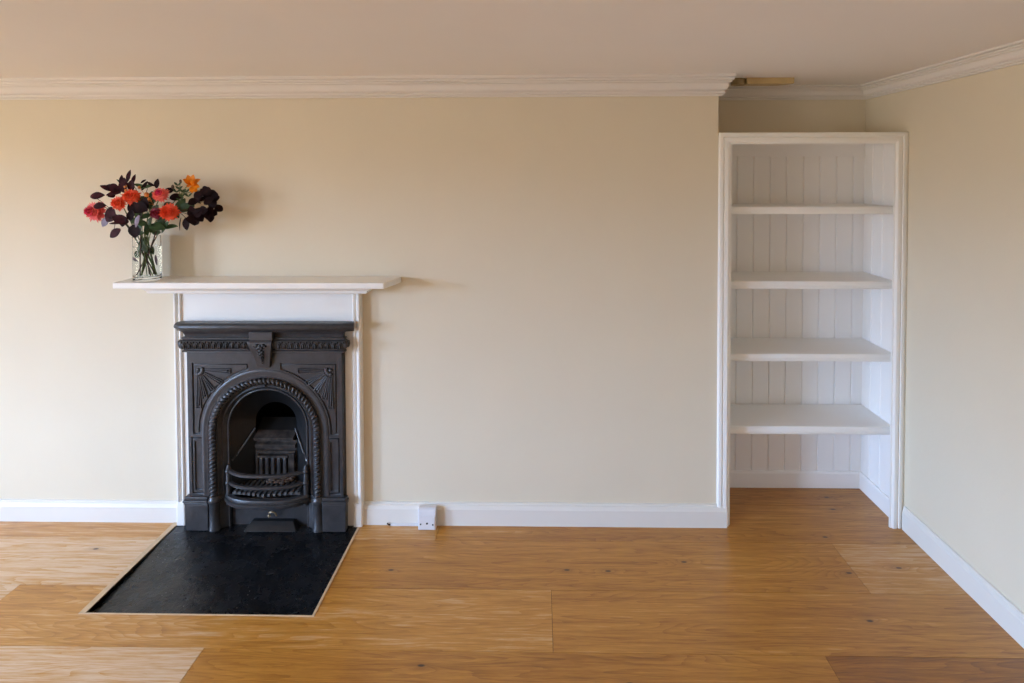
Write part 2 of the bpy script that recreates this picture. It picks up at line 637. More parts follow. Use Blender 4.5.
# ------------------------------------------------------------------ alcove: panelling, head, architrave
def tg_panel(name, xs, y, z0, z1, mat, horizontal_axis):
    """tongue-and-groove boards with V joints"""
    bm = BM()
    g, d = 0.0045, 0.006
    pts = []
    for i in range(len(xs)):
        if 0 < i < len(xs) - 1:
            pts += [(xs[i] - g, 0), (xs[i], d), (xs[i] + g, 0)]
        else:
            pts.append((xs[i], 0))
    pts += [(xs[-1], 0.012), (xs[0], 0.012)]
    if horizontal_axis == 'x':
        prism(bm, [(p[0], y + p[1]) for p in pts], z0, z1, 'z')
    else:
        prism(bm, [(y + p[1], p[0]) for p in pts], z0, z1, 'z')
    return struct(finish(bm, name, mat))


ZH = 1.868   # underside of the head of the alcove
xs = [XB, 0.962 - 0.0]
x = 0.962
xs = [XB] + [0.980 + 0.0893 * i for i in range(9)] + [XR]
tg_panel('trim_6', xs, YA - 0.012, 0.0, 1.90, 'whitematt', 'x')
bm = BM()
ys = [0.0, 0.09, 0.179, 0.268, YA - 0.012]
g, d = 0.0045, 0.006
pts = []
for i, yy in enumerate(ys):
    if 0 < i < len(ys) - 1:
        pts += [(XR - 0.010, yy - g), (XR - 0.010 + d, yy), (XR - 0.010, yy + g)]
    else:
        pts.append((XR - 0.010, yy))
pts += [(XR, ys[-1]), (XR, ys[0])]
prism(bm, pts, 0.0, 1.90, 'z')
struct(finish(bm, 'trim_7', 'whitematt'))
# flat rail across the top of the panelling and left lining board
bm = BM()
box(bm, XB, XR - 0.010, YA - 0.020, YA - 0.012, 1.812, 1.90)
struct(finish(bm, 'trim_8', 'whitematt', bevel=0.001))
bm = BM()
box(bm, XB, XB + 0.012, 0.0, YA - 0.02, 0.0, 1.90)
struct(finish(bm, 'trim_9', 'whitematt'))
bm = BM()
box(bm, XB, XR, 0.0, YA, 1.885, 1.905)
struct(finish(bm, 'trim_10', 'whitematt'))

# architrave round the opening (left leg, head, right leg), mitred
AW = 0.062
aprof = [(0.0, 0.0), (0.0, 0.010), (0.004, 0.015), (0.018, 0.017), (0.021, 0.011), (0.025, 0.010), (0.028, 0.016),
         (0.044, 0.018), (0.050, 0.015), (0.054, 0.010), (0.060, 0.010), (0.060, 0.0)]
# u runs inward from the outer edge: path goes up the left side, over the top, down the right side
bm = BM()
XA0, XA1, ZA = 0.862, 1.750, 1.917
sweep(bm, [(XA0, 0, 0), (XA0, 0, ZA), (XA1, 0, ZA), (XA1, 0, 0)], [(u * 0.92, v) for u, v in aprof], (0, -1, 0))
struct(finish(bm, 'trim_11', 'white', smooth=28))
# jamb linings behind the architrave and the plain fillet to the right-hand wall
bm = BM()
box(bm, XA0 + 0.012, XA0 + 0.064, 0.0, 0.045, 0, ZH + 0.01)
struct(finish(bm, 'trim_12', 'white', bevel=0.002))
bm = BM()
box(bm, XA1 - 0.046, XR - 0.010, 0.0, 0.014, 0, ZH + 0.01)
box(bm, XA1, XR, -0.006, 0.0, 0, 1.917)
struct(finish(bm, 'trim_13', 'white', bevel=0.001))
bm = BM()
box(bm, XA0 + 0.012, XR - 0.010, 0.0, 0.030, ZH - 0.005, 1.90)
struct(finish(bm, 'trim_14', 'white', bevel=0.002))

# shelves
def shelf(zt, zb, label):
    yf = 0.062
    x0, x1 = XB + 0.013, XR - 0.011
    o = empty('alcove_shelf', (1.31, 0.18, zb), label, 'shelf', 'white alcove shelves')
    bm = BM()
    box(bm, x0, x1, yf + 0.018, YA - 0.021, zt - 0.020, zt)
    finish(bm, 'shelf_board', 'whitematt', o, bevel=0.001)
    bm = BM()
    h = zt - zb
    pr = [(yf + 0.018, zt), (yf + 0.004, zt), (yf, zt - 0.004), (yf, zt - h * 0.55), (yf + 0.003, zt - h * 0.62),
          (yf + 0.003, zt - h * 0.72), (yf + 0.005, zb + 0.004), (yf + 0.008, zb), (yf + 0.018, zb)]
    prism(bm, pr, x0, x1, 'x')
    finish(bm, 'shelf_nosing', 'white', o, smooth=40)
    return o


for zt, zb, lab in ((1.5575, 1.520, 'white painted alcove shelf, topmost of four, nearest the frame head'),
                    (1.188, 1.148, 'white painted alcove shelf, second of four counting down from the frame head'),
                    (0.826, 0.787, 'white painted alcove shelf, third of four counting down from the frame head'),
                    (0.462, 0.420, 'white painted alcove shelf, lowest of four, nearest the oak floor')):
    shelf(zt, zb, lab)

# varnished batten on the ceiling over the alcove
o = empty('ceiling_batten', (1.10, 0.09, 2.19), 'short varnished yellow batten fixed to the ceiling above the white alcove', 'batten')
bm = BM()
pts = [(1.015, 0.055), (1.245, 0.055), (1.245, 0.075), (1.19, 0.13), (1.015, 0.13)]
prism(bm, pts, 2.160, H, 'z')
finish(bm, 'batten_strip', 'ochre', o, bevel=0.003)
bm = BM()
prism(bm, [(0.985 + 0.036 * math.cos(a * PI / 12), 0.095 + 0.036 * math.sin(a * PI / 12)) for a in range(24)], 2.158, H, 'z')
e = finish(bm, 'batten_end', 'ochre_dark', o, smooth=40, bevel=0.003)
e['label'] = 'dark round end of the batten'

# ------------------------------------------------------------------ socket at the foot of the wall
o = empty('wall_socket', (-0.547, -0.042, 0.0), 'small white plastic socket box against the baseboard, standing on the oak floor', 'socket')
bm = BM()
prism(bm, [(-0.024, 0.0), (-0.060, 0.0), (-0.060, 0.088), (-0.056, 0.098), (-0.047, 0.103), (-0.024, 0.103)], -0.593, -0.507, 'x')
finish(bm, 'socket_body', 'plastic', o, bevel=0.003)
bm = BM()
prism(bm, [(-0.589, 0.003), (-0.511, 0.003), (-0.511, 0.070), (-0.589, 0.070)], -0.063, -0.0595)
cv = finish(bm, 'face_plate', 'plastic', o, bevel=0.0015)
for (hx, hz, r) in ((-0.580, 0.030, 0.004), (-0.549, 0.034, 0.005), (-0.521, 0.028, 0.004)):
    bm = BM()
    prism(bm, [(hx + r * math.cos(a * PI / 6), hz + r * math.sin(a * PI / 6)) for a in range(12)], -0.0637, -0.0625)
    finish(bm, 'screw', 'dark', cv)
bm = BM()
box(bm, -0.735, -0.593, -0.032, -0.0245, 0.0, 0.012)
finish(bm, 'cable_trunking', 'plastic', o, bevel=0.002)
bm = BM()
tube(bm, [(-0.735, -0.029, 0.006), (-0.743, -0.032, 0.008), (-0.752, -0.030, 0.013)], 0.0035, 8)
e = finish(bm, 'cable_end', 'dark', o, smooth=50)

# ------------------------------------------------------------------ timber mantelpiece
mp = empty('mantelpiece', (XC, 0, 0), 'white painted timber mantelpiece framing the black cast iron fireplace', 'mantelpiece')
HW = 0.457
REMAP[mp.name] = (0.995, -0.02, True)
JF = -0.012
bm = BM()
zt, zb = 1.229, 1.200
prism(bm, [(XC - 0.655, 0.0), (XC - 0.655, -0.150), (XC + 0.610, -0.150), (XC + 0.650, -0.004), (XC + 0.650, 0.0)], zb, zt, 'z')
finish(bm, 'mantel_shelf', 'white', mp, bevel=0.004)
bm = BM()
sweep(bm, [(XC - 0.536, 0.0, 0), (XC - 0.536, -0.080, 0), (XC + 0.506, -0.080, 0), (XC + 0.506, 0.0, 0)],
      [(-0.06, 1.164), (0.0, 1.164), (0.004, 1.168), (0.006, 1.176), (0.014, 1.184), (0.022, 1.192), (0.024, 1.200), (-0.06, 1.200)], (0, 0, 1))
box(bm, XC - 0.50, XC + 0.48, -0.080, 0.0, 1.164, 1.200)
finish(bm, 'bed_moulding', 'white', mp, smooth=30)
bm = BM()
box(bm, XC - 0.42, XC + 0.42, JF + 0.002, 0.0, 0.973, 1.178)
finish(bm, 'frieze_board', 'white', mp)
for s in (-1, 1):
    bm = BM()
    xa, xb = sorted((XC + s * 0.3795, XC + s * 0.420))
    box(bm, xa, xb, JF + 0.002, 0.0, 0.0, 0.973)
    finish(bm, 'jamb_board', 'white', mp)
    bm = BM()
    # reeded edge: two beads with a channel between, on a return that runs back to the wall
    pr = [(0.418, 0.0), (0.418, JF + 0.002), (0.420, JF - 0.004), (0.425, JF - 0.008), (0.431, JF - 0.006), (0.434, JF - 0.001), (0.438, JF - 0.001),
          (0.441, JF - 0.008), (0.446, JF - 0.012), (0.453, JF - 0.012), (0.457, JF - 0.006), (0.458, -0.014), (0.458, 0.0)]
    prism(bm, [(XC + s * p[0], p[1]) for p in pr], 0.118, 1.178, 'z')
    finish(bm, 'edge_moulding', 'white', mp, smooth=25)
    bm = BM()
    pr = [(0.415, 0.0), (0.415, JF - 0.008), (0.419, JF - 0.012), (0.455, JF - 0.012), (0.459, JF - 0.008), (0.459, 0.0)]
    prism(bm, [(XC + s * p[0], p[1]) for p in pr], 0.0, 0.118, 'z')
    finish(bm, 'plinth_block', 'white', mp, bevel=0.003)

# ------------------------------------------------------------------ hearth
bm = BM()
nx, ny = 40, 30
grid = []
for j in range(ny + 1):
    row = []
    for i in range(nx + 1):
        x = HX0 + 0.001 + (HX1 - HX0 - 0.002) * i / nx
        t = j / ny
        y = HY0 + 0.001 + (-0.0255 - HY0 - 0.001 + 0.0245) * t
        z = -0.024 + 0.024 * min(1, t * 1.06)
        z += 0.0012 * math.sin(x * 23 + y * 11) * math.sin(y * 31 - x * 7)
        row.append(bm.verts.new((x, y, min(z, 0.001))))
    grid.append(row)
for j in range(ny):
    for i in range(nx):
        bm.faces.new((grid[j][i], grid[j][i + 1], grid[j + 1][i + 1], grid[j + 1][i]))
# solid underneath
edge = [grid[0][i] for i in range(nx + 1)] + [grid[j][nx] for j in range(1, ny + 1)] + [grid[ny][i] for i in range(nx - 1, -1, -1)] + [grid[j][0] for j in range(ny - 1, 0, -1)]
low = [bm.verts.new((v.co.x, v.co.y, -0.10)) for v in edge]
for i in range(len(edge)):
    k = (i + 1) % len(edge)
    bm.faces.new((edge[i], low[i], low[k], edge[k]))
bm.faces.new(low)
h = finish(bm, 'hearth', 'hearth', smooth=40)
tag(h, 'black painted hearth slab set into the oak floor in front of the fireplace', 'hearth')

# ------------------------------------------------------------------ cast iron fireplace
fp = empty('cast_iron_fireplace', (XC, -0.03, 0), 'black cast iron arched fireplace with fan spandrels inside the white mantelpiece', 'fireplace')
REMAP[fp.name] = (0.98, -0.02, True)
CZ = 0.491                  # springing height of the arch


def mx(pts, s=1):
    return [(XC + s * p[0], p[1]) for p in pts]


# front plate: backing sheet with the arched opening, then a raised face with sunk panels
RO = 0.236
U = [(-0.377, 0.0), (-RO, 0.0)] + [(-RO, CZ)] + arc(0, CZ, RO, 180, 0, 36)[1:-1] + [(RO, CZ), (RO, 0.0), (0.377, 0.0), (0.377, 0.985), (-0.377, 0.985)]
bm = plate([mx(U)], -0.040, -0.002)
finish(bm, 'back_sheet', 'iron', fp)
outl = [mx(U)]


def spandrel(s, i=0.0):
    r = 0.318 + i
    xi, xo, zb_, zt_ = 0.078 + i, 0.352 - i, 0.478 + i, 0.832 - i
    a1 = math.degrees(math.acos(xi / r))
    a0 = math.degrees(math.asin(max(-1, (zb_ - CZ) / r)))
    p = arc(0, CZ, r, a1, max(a0, -5), 22)
    p = [(xi, zt_)] + p + [(xo, zb_), (xo, zt_)]
    return mx([(s * q[0], q[1]) for q in p])


def rect(s, x0, x1, z0, z1):
    return mx([(s * x0, z0), (s * x1, z0), (s * x1, z1), (s * x0, z1)])


for s in (-1, 1):
    outl.append(spandrel(s))
    outl.append(rect(s, 0.301, 0.361, 0.180, 0.462))
bm = plate(outl, -0.0475, -0.040, 0.0015)
finish(bm, 'front_plate', 'iron', fp)
# raised fields inside the sunk panels
for s in (-1, 1):
    bm = plate([spandrel(s, 0.008)], -0.0455, -0.039, 0.0012)
    finish(bm, 'spandrel_panel', 'iron', fp)
    bm = plate([rect(s, 0.307, 0.355, 0.186, 0.456), rect(s, 0.315, 0.347, 0.198, 0.440)], -0.0470, -0.039, 0.001)
    finish(bm, 'pilaster_panel', 'iron', fp)
# raised rim following the arch just outside the rope
bm = BM()
path = [(XC - 0.300, 0, 0.17), (XC - 0.300, 0, CZ)] + [(XC + p[0], 0, p[1]) for p in arc(0, CZ, 0.300, 180, 0, 48)[1:-1]] + [(XC + 0.300, 0, CZ), (XC + 0.300, 0, 0.17)]
path = [(p[0], -0.0475, p[2]) for p in path]
sweep(bm, path, [(-0.009, -0.001), (-0.009, 0.002), (-0.006, 0.0035), (0.006, 0.0035), (0.012, 0.0015), (0.020, 0.002), (0.022, -0.001)], (0, -1, 0))
finish(bm, 'arch_band', 'iron', fp, smooth=35)

# rope moulding
def arch_pt(s, r):
    """point at arc length s along the arch of radius r, starting at the left foot"""
    zf = 0.168
    L1 = CZ - zf
    L2 = PI * r
    if s < L1:
        return (-r, zf + s), (0, 1)
    if s < L1 + L2:
        a = PI - (s - L1) / r
        return (r * math.cos(a), CZ + r * math.sin(a)), (math.sin(a), -math.cos(a))
    return (r, CZ - (s - L1 - L2)), (0, -1)


RR = 0.254
tot = 2 * (CZ - 0.168) + PI * RR
bm = BM()
core = [arch_pt(tot * i / 120 * 0.9999, RR)[0] for i in range(121)]
sweep(bm, [(XC + p[0], -0.050, p[1]) for p in core], circle_prof(0.0125, 12), (0, -1, 0))
nb = 70
for i in range(nb):
    p, t = arch_pt(tot * (i + 0.5) / nb, RR)
    ang = math.atan2(t[1], t[0])
    q = Quaternion((0, -1, 0), -ang + math.radians(0)) if False else Quaternion((0, 1, 0), -ang)
    q = q @ Quaternion((0, 1, 0), 0.0) @ Quaternion((0, 0, 1), math.radians(0))
    tilt = Quaternion((0, 1, 0), math.radians(-32))
    ellipsoid(bm, (XC + p[0], -0.056, p[1]), (0.0074, 0.0165, 0.0195), q @ tilt, 2)
finish(bm, 'rope_moulding', 'iron', fp, smooth=80)

# splay from the rope in to the firebox ring
bm = BM()
RI = 0.193
ZI = 0.498


def uarch(r, cz, y, z0, n=36):
    return [(XC - r, y, z0)] + [(XC + p[0], y, p[1]) for p in arc(0, cz, r, 180, 0, n)] + [(XC + r, y, z0)]


def loft(bm, A, B):
    a = [bm.verts.new(p) for p in A]
    b = [bm.verts.new(p) for p in B]
    for i in range(len(a) - 1):
        bm.faces.new((a[i], a[i + 1], b[i + 1], b[i]))


loft(bm, uarch(0.2405, CZ, -0.046, 0.0), uarch(0.226, CZ, -0.030, 0.0))
loft(bm, uarch(0.226, CZ, -0.030, 0.0), uarch(0.215, 0.494, -0.034, 0.0))
loft(bm, uarch(0.215, 0.494, -0.034, 0.0), uarch(RI, ZI, -0.012, 0.0))
finish(bm, 'arch_reveal', 'iron', fp, smooth=20)
bm = BM()
sweep(bm, [(p[0], -0.020, p[2]) for p in uarch(0.194, ZI, 0, 0.0)], circle_prof(0.0055, 8), (0, -1, 0))
ellipsoid(bm, (XC - 0.004, -0.035, CZ + 0.222), (0.007, 0.010, 0.007))
finish(bm, 'inner_ring', 'iron', fp, smooth=60)

# firebox: splayed cheeks, hooded back, grate
bm = BM()
A = uarch(RI, ZI, -0.012, 0.0)
Bq = uarch(0.104, 0.488, 0.066, 0.0)
loft(bm, A, Bq)
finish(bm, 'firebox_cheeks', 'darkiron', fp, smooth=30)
for s in (-1, 1):
    bm = BM()
    tube(bm, bez((XC + s * 0.186, -0.008, 0.325), (XC + s * 0.150, 0.020, 0.375), (XC + s * 0.102, 0.058, 0.460), 10), 0.0045, 6)
    finish(bm, 'cheek_rib', 'iron', fp, smooth=60)
bm = BM()
yb = 0.066
box(bm, XC - 0.115, XC + 0.115, yb, yb + 0.02, 0.0, 0.40)                      # lower back
prism(bm, [(yb, 0.395), (yb - 0.030, 0.405), (yb - 0.034, 0.420), (yb + 0.02, 0.440), (yb + 0.02, 0.395)], XC - 0.100, XC + 0.100, 'x')
prism(bm, [(yb, 0.355), (yb - 0.016, 0.360), (yb - 0.016, 0.378), (yb, 0.385)], XC - 0.102, XC + 0.102, 'x')
prism(bm, [(yb, 0.325), (yb - 0.012, 0.330), (yb - 0.012, 0.342), (yb, 0.346)], XC - 0.100, XC + 0.100, 'x')
fb = finish(bm, 'fireback', 'fireclay', fp, bevel=0.002)
bm = BM()
prism(bm, [(yb + 0.02, 0.43), (yb + 0.09, 0.475), (yb + 0.10, 0.465), (yb + 0.04, 0.42)], XC - 0.11, XC + 0.11, 'x')
finish(bm, 'smoke_shelf', 'soot', fp)
for xx in (-0.070, -0.040, -0.010, 0.020, 0.050):
    bm = BM()
    box(bm, XC + xx - 0.0085, XC + xx + 0.0085, yb - 0.022, yb, 0.190, 0.312)
    finish(bm, 'back_bar', 'iron', fb, bevel=0.004)
bm = BM()
box(bm, XC - 0.086, XC + 0.068, yb - 0.026, yb, 0.312, 0.324)
box(bm, XC - 0.098, XC - 0.084, yb - 0.020, yb, 0.185, 0.335)
box(bm, XC + 0.068, XC + 0.098, yb - 0.020, yb, 0.185, 0.335)
finish(bm, 'back_bar_frame', 'fireclay', fb, bevel=0.003)
# closed chamber behind, black with soot
bm = BM()
box(bm, XC - 0.32, XC + 0.32, 0.32, 0.34, 0.0, 0.90)
box(bm, XC - 0.325, XC - 0.32, 0.0, 0.34, 0.0, 0.90)
box(bm, XC + 0.32, XC + 0.325, 0.0, 0.34, 0.0, 0.90)
box(bm, XC - 0.325, XC + 0.325, 0.0, 0.34, 0.90, 0.91)
box(bm, XC - 0.325, XC + 0.325, 0.016, 0.34, -0.02, 0.0)
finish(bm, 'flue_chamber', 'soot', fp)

# basket bars
def bow(z, y_end, y_mid, hw, n=18):
    pts = []
    for i in range(n + 1):
        a = -1 + 2 * i / n
        k = 1 - abs(a) ** 3.2
        pts.append((XC + a * hw, y_end + (y_mid - y_end) * k, z))
    return pts


for (z, hh, dd, nm) in ((0.288, 0.007, 0.009, 'front_bar'), (0.230, 0.007, 0.009, 'front_bar')):
    bm = BM()
    sweep(bm, bow(z, -0.030, -0.088, 0.190), [(-dd, -hh), (dd * 0.5, -hh), (dd, -hh * 0.4), (dd, hh * 0.4), (dd * 0.5, hh), (-dd, hh)], (0, 0, 1))
    finish(bm, nm, 'iron', fp, smooth=40)
bm = BM()
sweep(bm, bow(0.164, -0.032, -0.094, 0.200), [(-0.012, -0.006), (0.008, -0.006), (0.010, 0.0), (0.006, 0.009), (-0.012, 0.010)], (0, 0, 1))
sweep(bm, bow(0.145, -0.032, -0.098, 0.200), [(-0.012, -0.012), (0.008, -0.012), (0.012, -0.004), (0.012, 0.008), (0.004, 0.013), (-0.012, 0.013)], (0, 0, 1))
for p in bow(0.160, -0.034, -0.104, 0.19, 30)[3:-3]:
    ellipsoid(bm, p, (0.004, 0.004, 0.003), None, 1)
finish(bm, 'basket_rail', 'iron', fp, smooth=50)
for s in (-1, 1):
    bm = BM()
    x0 = XC + s * 0.190
    tube(bm, [(x0, -0.034, 0.120), (x0, -0.034, 0.30), (x0, -0.034, 0.318)], [0.012, 0.012, 0.006], 10)
    for zz in (0.288, 0.230):
        ellipsoid(bm, (x0, -0.036, zz), (0.015, 0.015, 0.013))
    finish(bm, 'basket_post', 'iron', fp, smooth=50)
bm = BM()
n = 13
for i in range(n):
    xx = XC - 0.150 + 0.300 * i / (n - 1)
    prism(bm, [(-0.082 + 0.03 * abs(i - 6) / 6, 0.182), (0.050, 0.182), (0.050, 0.196), (-0.082 + 0.03 * abs(i - 6) / 6, 0.196)], xx - 0.0055, xx + 0.0055, 'x')
box(bm, XC - 0.165, XC + 0.165, -0.048, -0.036, 0.176, 0.188)
box(bm, XC - 0.165, XC + 0.165, 0.044, 0.056, 0.176, 0.188)
finish(bm, 'bottom_grate', 'toplit_iron', fp)
bm = BM()
rnd = random.Random(5)
for i in range(34):
    ellipsoid(bm, (XC - 0.02 + rnd.random() * 0.11, 0.010 + rnd.random() * 0.045, 0.200 + rnd.random() * 0.012), (0.010 + rnd.random() * 0.008, 0.008, 0.006), None, 1)
e = finish(bm, 'ash', 'ash', fp, smooth=60)
e['kind'] = 'stuff'
# ash pit front and lift-out pan cover
bm = BM()
box(bm, XC - 0.190, XC + 0.190, -0.006, 0.004, 0.0, 0.135)
finish(bm, 'ash_pit_front', 'iron', fp)
bm = BM()
prism(bm, [(-0.062, -0.004), (-0.026, 0.030), (-0.006, 0.034), (-0.006, -0.004)], XC - 0.110, XC + 0.150, 'x')
for v in bm.verts:
    if v.co.z > 0.02:
        v.co.x += (0.028 if v.co.x < XC else -0.028)
cvp = finish(bm, 'ash_pan_cover', 'darkiron', fp, bevel=0.004)
bm = BM()
path = [(XC + 0.020 + 0.018 * math.cos(a * PI / 12), -0.024 - 0.010 * math.sin(a * PI / 12), 0.056 + 0.026 * math.sin(a * PI / 12)) for a in range(13)]
tube(bm, path, 0.0042, 8)
ellipsoid(bm, path[-1], (0.007, 0.007, 0.009))
e = finish(bm, 'handle', 'brass', cvp, smooth=60)
e['label'] = 'worn metal ring handle'

# plinths and half columns
for s in (-1, 1):
    bm = BM()
    xa, xb = sorted((XC + s * 0.278, XC + s * 0.391))
    box(bm, xa, xb, -0.062, -0.0265, 0.0, 0.132)
    # capped top: torus and fillet
    for (z0, z1, g) in ((0.132, 0.142, 0.004), (0.142, 0.154, 0.007), (0.154, 0.168, 0.001)):
        box(bm, xa - (g if s < 0 else 0), xb + (g if s > 0 else 0), -0.062 - g, -0.0265, z0, z1)
    finish(bm, 'plinth', 'iron', fp, bevel=0.003)
    bm = BM()
    lathe(bm, [(0, 0.0), (0.029, 0.0), (0.029, 0.012), (0.026, 0.018), (0.026, 0.130), (0.029, 0.134), (0.033, 0.142), (0.033, 0.150), (0.027, 0.156), (0.025, 0.172), (0, 0.172)],
          (XC + s * 0.254, -0.042, 0.0), 28)
    finish(bm, 'column_base', 'iron', fp, smooth=40)
    bm = BM()
    xa, xb = sorted((XC + s * 0.190, XC + s * 0.232))
    prism(bm, [(xa, -0.012), (xb, -0.012), (xb, -0.045 if s > 0 else -0.020), (xa, -0.020 if s > 0 else -0.045)], 0.0, 0.168, 'z')
    finish(bm, 'inner_plinth', 'iron', fp, bevel=0.003)

# entablature: frieze with leaf ornament, fascia, shelf
bm = BM()
hw = 0.377
fr = [(0.0, 0.885), (0.020, 0.885), (0.027, 0.888), (0.027, 0.895), (0.022, 0.898), (0.026, 0.902), (0.034, 0.908), (0.038, 0.918), (0.038, 0.934), (0.033, 0.944),
      (0.026, 0.948), (0.024, 0.951), (0.029, 0.954), (0.029, 0.960), (0.0, 0.960)]
band_path = [(XC - 0.366, -0.0262, 0), (XC - 0.366, -0.030, 0), (XC + 0.366, -0.030, 0), (XC + 0.366, -0.0262, 0)]
sweep(bm, band_path, fr, (0, 0, 1))
frz = finish(bm, 'frieze', 'iron', fp, smooth=28)
for s in (-1, 1):
    bm = BM()
    k = 11
    for i in range(k):
        cx = XC + s * (0.082 + (0.376 - 0.082) * i / (k - 1))
        # pointed leaf with a rib, framed by an arched strap
        ellipsoid(bm, (cx, -0.0690, 0.922), (0.0050, 0.0095, 0.015), None, 2)
        pts = []
        for a in range(0, 9):
            t = PI * a / 8
            z = 0.908 + 0.030 * math.sin(t)
            pts.append((cx + 0.0112 * math.cos(t), -0.0680, z))
        tube(bm, pts, 0.0038, 6)
        ellipsoid(bm, (cx + s * 0.0145, -0.0685, 0.938), (0.0042, 0.007, 0.007), None, 1)
    box(bm, *sorted((XC + s * 0.066, XC + s * 0.388)), -0.0675, -0.060, 0.9035, 0.908)
    finish(bm, 'leaf_ornament', 'iron', frz, smooth=60)
    bm = BM()
    tube(bm, [(XC + s * 0.398, -0.046, 0.930), (XC + s * 0.411, -0.046, 0.930)], [0.017, 0.017], 16)
    tube(bm, [(XC + s * 0.400, -0.046, 0.930), (XC + s * 0.415, -0.046, 0.930)], [0.007, 0.007], 10)
    finish(bm, 'end_scroll', 'iron', frz, smooth=40)
bm = BM()
sweep(bm, band_path,
      [(0.0, 0.958), (0.020, 0.958), (0.018, 0.962), (0.019, 0.972), (0.023, 0.982), (0.030, 0.990), (0.033, 0.994), (0.0, 0.994)], (0, 0, 1))
finish(bm, 'fascia', 'iron', fp, smooth=30)
bm = BM()
sh = [(0.0, 0.992), (0.030, 0.992), (0.034, 0.994), (0.036, 1.000), (0.040, 1.004), (0.046, 1.008), (0.048, 1.016), (0.046, 1.024), (0.040, 1.031), (0.030, 1.0345), (0.0, 1.0345)]
# ends splay outwards towards the wall
shp = [(XC - 0.406, -0.0265), (XC - 0.376, -0.046), (XC + 0.372, -0.046), (XC + 0.430, -0.0265)]
sweep(bm, [(p[0], p[1], 0) for p in shp], [(max(0.0, u - 0.006), v) for u, v in sh], (0, 0, 1))
prism(bm, shp, 0.992, 1.0345, 'z')
finish(bm, 'iron_shelf', 'iron', fp, smooth=30)

# keystone bracket with drop ornament
bm = BM()
box(bm, XC - 0.056, XC + 0.056, -0.080, -0.03, 0.953, 0.993)
prof = [(-0.03, 0.953), (-0.078, 0.953), (-0.086, 0.944), (-0.088, 0.925), (-0.084, 0.905), (-0.076, 0.885), (-0.068, 0.862), (-0.062, 0.835), (-0.058, 0.815), (-0.03, 0.805)]
w_ = [0.048, 0.050, 0.052, 0.052, 0.049, 0.042, 0.038, 0.034, 0.030, 0.022]
A = [bm.verts.new((XC - w_[i], p[0], p[1])) for i, p in enumerate(prof)]
B = [bm.verts.new((XC + w_[i] + 0.002, p[0], p[1])) for i, p in enumerate(prof)]
bm.faces.new(A)
bm.faces.new(B[::-1])
for i in range(len(A)):
    k = (i + 1) % len(A)
    bm.faces.new((A[i], B[i], B[k], A[k]))
key = finish(bm, 'keystone', 'iron', fp, smooth=30, bevel=0.002)
bm = BM()
for (dx, dz, r) in ((0, 0.925, .010), (-0.016, 0.932, .008), (0.016, 0.932, .008), (-0.010, 0.918, .007), (0.010, 0.918, .007), (-0.026, 0.926, .006), (0.026, 0.926, .006),
                    (0, 0.905, .008), (-0.010, 0.898, .006), (0.010, 0.898, .006), (0, 0.890, .008), (-0.009, 0.882, .005), (0.009, 0.882, .005), (0, 0.874, .007), (0, 0.860, .006),
                    (-0.007, 0.866, .004), (0.007, 0.866, .004), (0, 0.847, .005), (0, 0.836, .004)):
    yy = -0.089 + max(0, 0.92 - dz) * 0.33
    ellipsoid(bm, (XC + dx, yy, dz), (r * 1.1, 0.010, r), None, 2)
finish(bm, 'drop_ornament', 'iron', key, smooth=60)

# fan ornaments in the spandrels
for s in (-1, 1):
    bm = BM()
    c = (0.322, 0.797)
    tips = [(0.165, 0.792), (0.205, 0.733), (0.250, 0.693), (0.288, 0.655), (0.321, 0.607)]
    for (tx, tz) in tips:
        dx, dz = tx - c[0], tz - c[1]
        L = math.hypot(dx, dz)
        ux, uz = dx / L, dz / L
        px, pz = -uz, ux
        a, b_ = 0.034, L
        w0, w1 = 0.0035, 0.0115
        # tapering petal with raised borders and a hollow between them
        for sg in (-1, 1):
            q0 = (c[0] + ux * a + px * w0 * sg, c[1] + uz * a + pz * w0 * sg)
            q1 = (c[0] + ux * b_ + px * w1 * sg, c[1] + uz * b_ + pz * w1 * sg)
            tube(bm, [(XC + s * q0[0], -0.0480, q0[1]), (XC + s * q1[0], -0.0495, q1[1])], 0.0030, 8)
        q0 = (c[0] + ux * b_ + px * w1, c[1] + uz * b_ + pz * w1)
        q1 = (c[0] + ux * b_ - px * w1, c[1] + uz * b_ - pz * w1)
        tube(bm, [(XC + s * q0[0], -0.0490, q0[1]), (XC + s * q1[0], -0.0490, q1[1])], 0.0028, 8)
        tube(bm, [(XC + s * (c[0] + ux * a), -0.0465, c[1] + uz * a), (XC + s * (c[0] + ux * b_ * 0.93), -0.0485, c[1] + uz * b_ * 0.93)], [0.002, 0.0048], 8)
    for k in range(5):
        a = math.radians(168 + k * 26)
        ellipsoid(bm, (XC + s * (c[0] + 0.021 * math.cos(a)), -0.0485, c[1] + 0.021 * math.sin(a)), (0.011, 0.007, 0.0095), None, 2)
    ellipsoid(bm, (XC + s * c[0], -0.048, c[1]), (0.010, 0.006, 0.010), None, 2)
    finish(bm, 'fan_ornament', 'iron', fp, smooth=60)

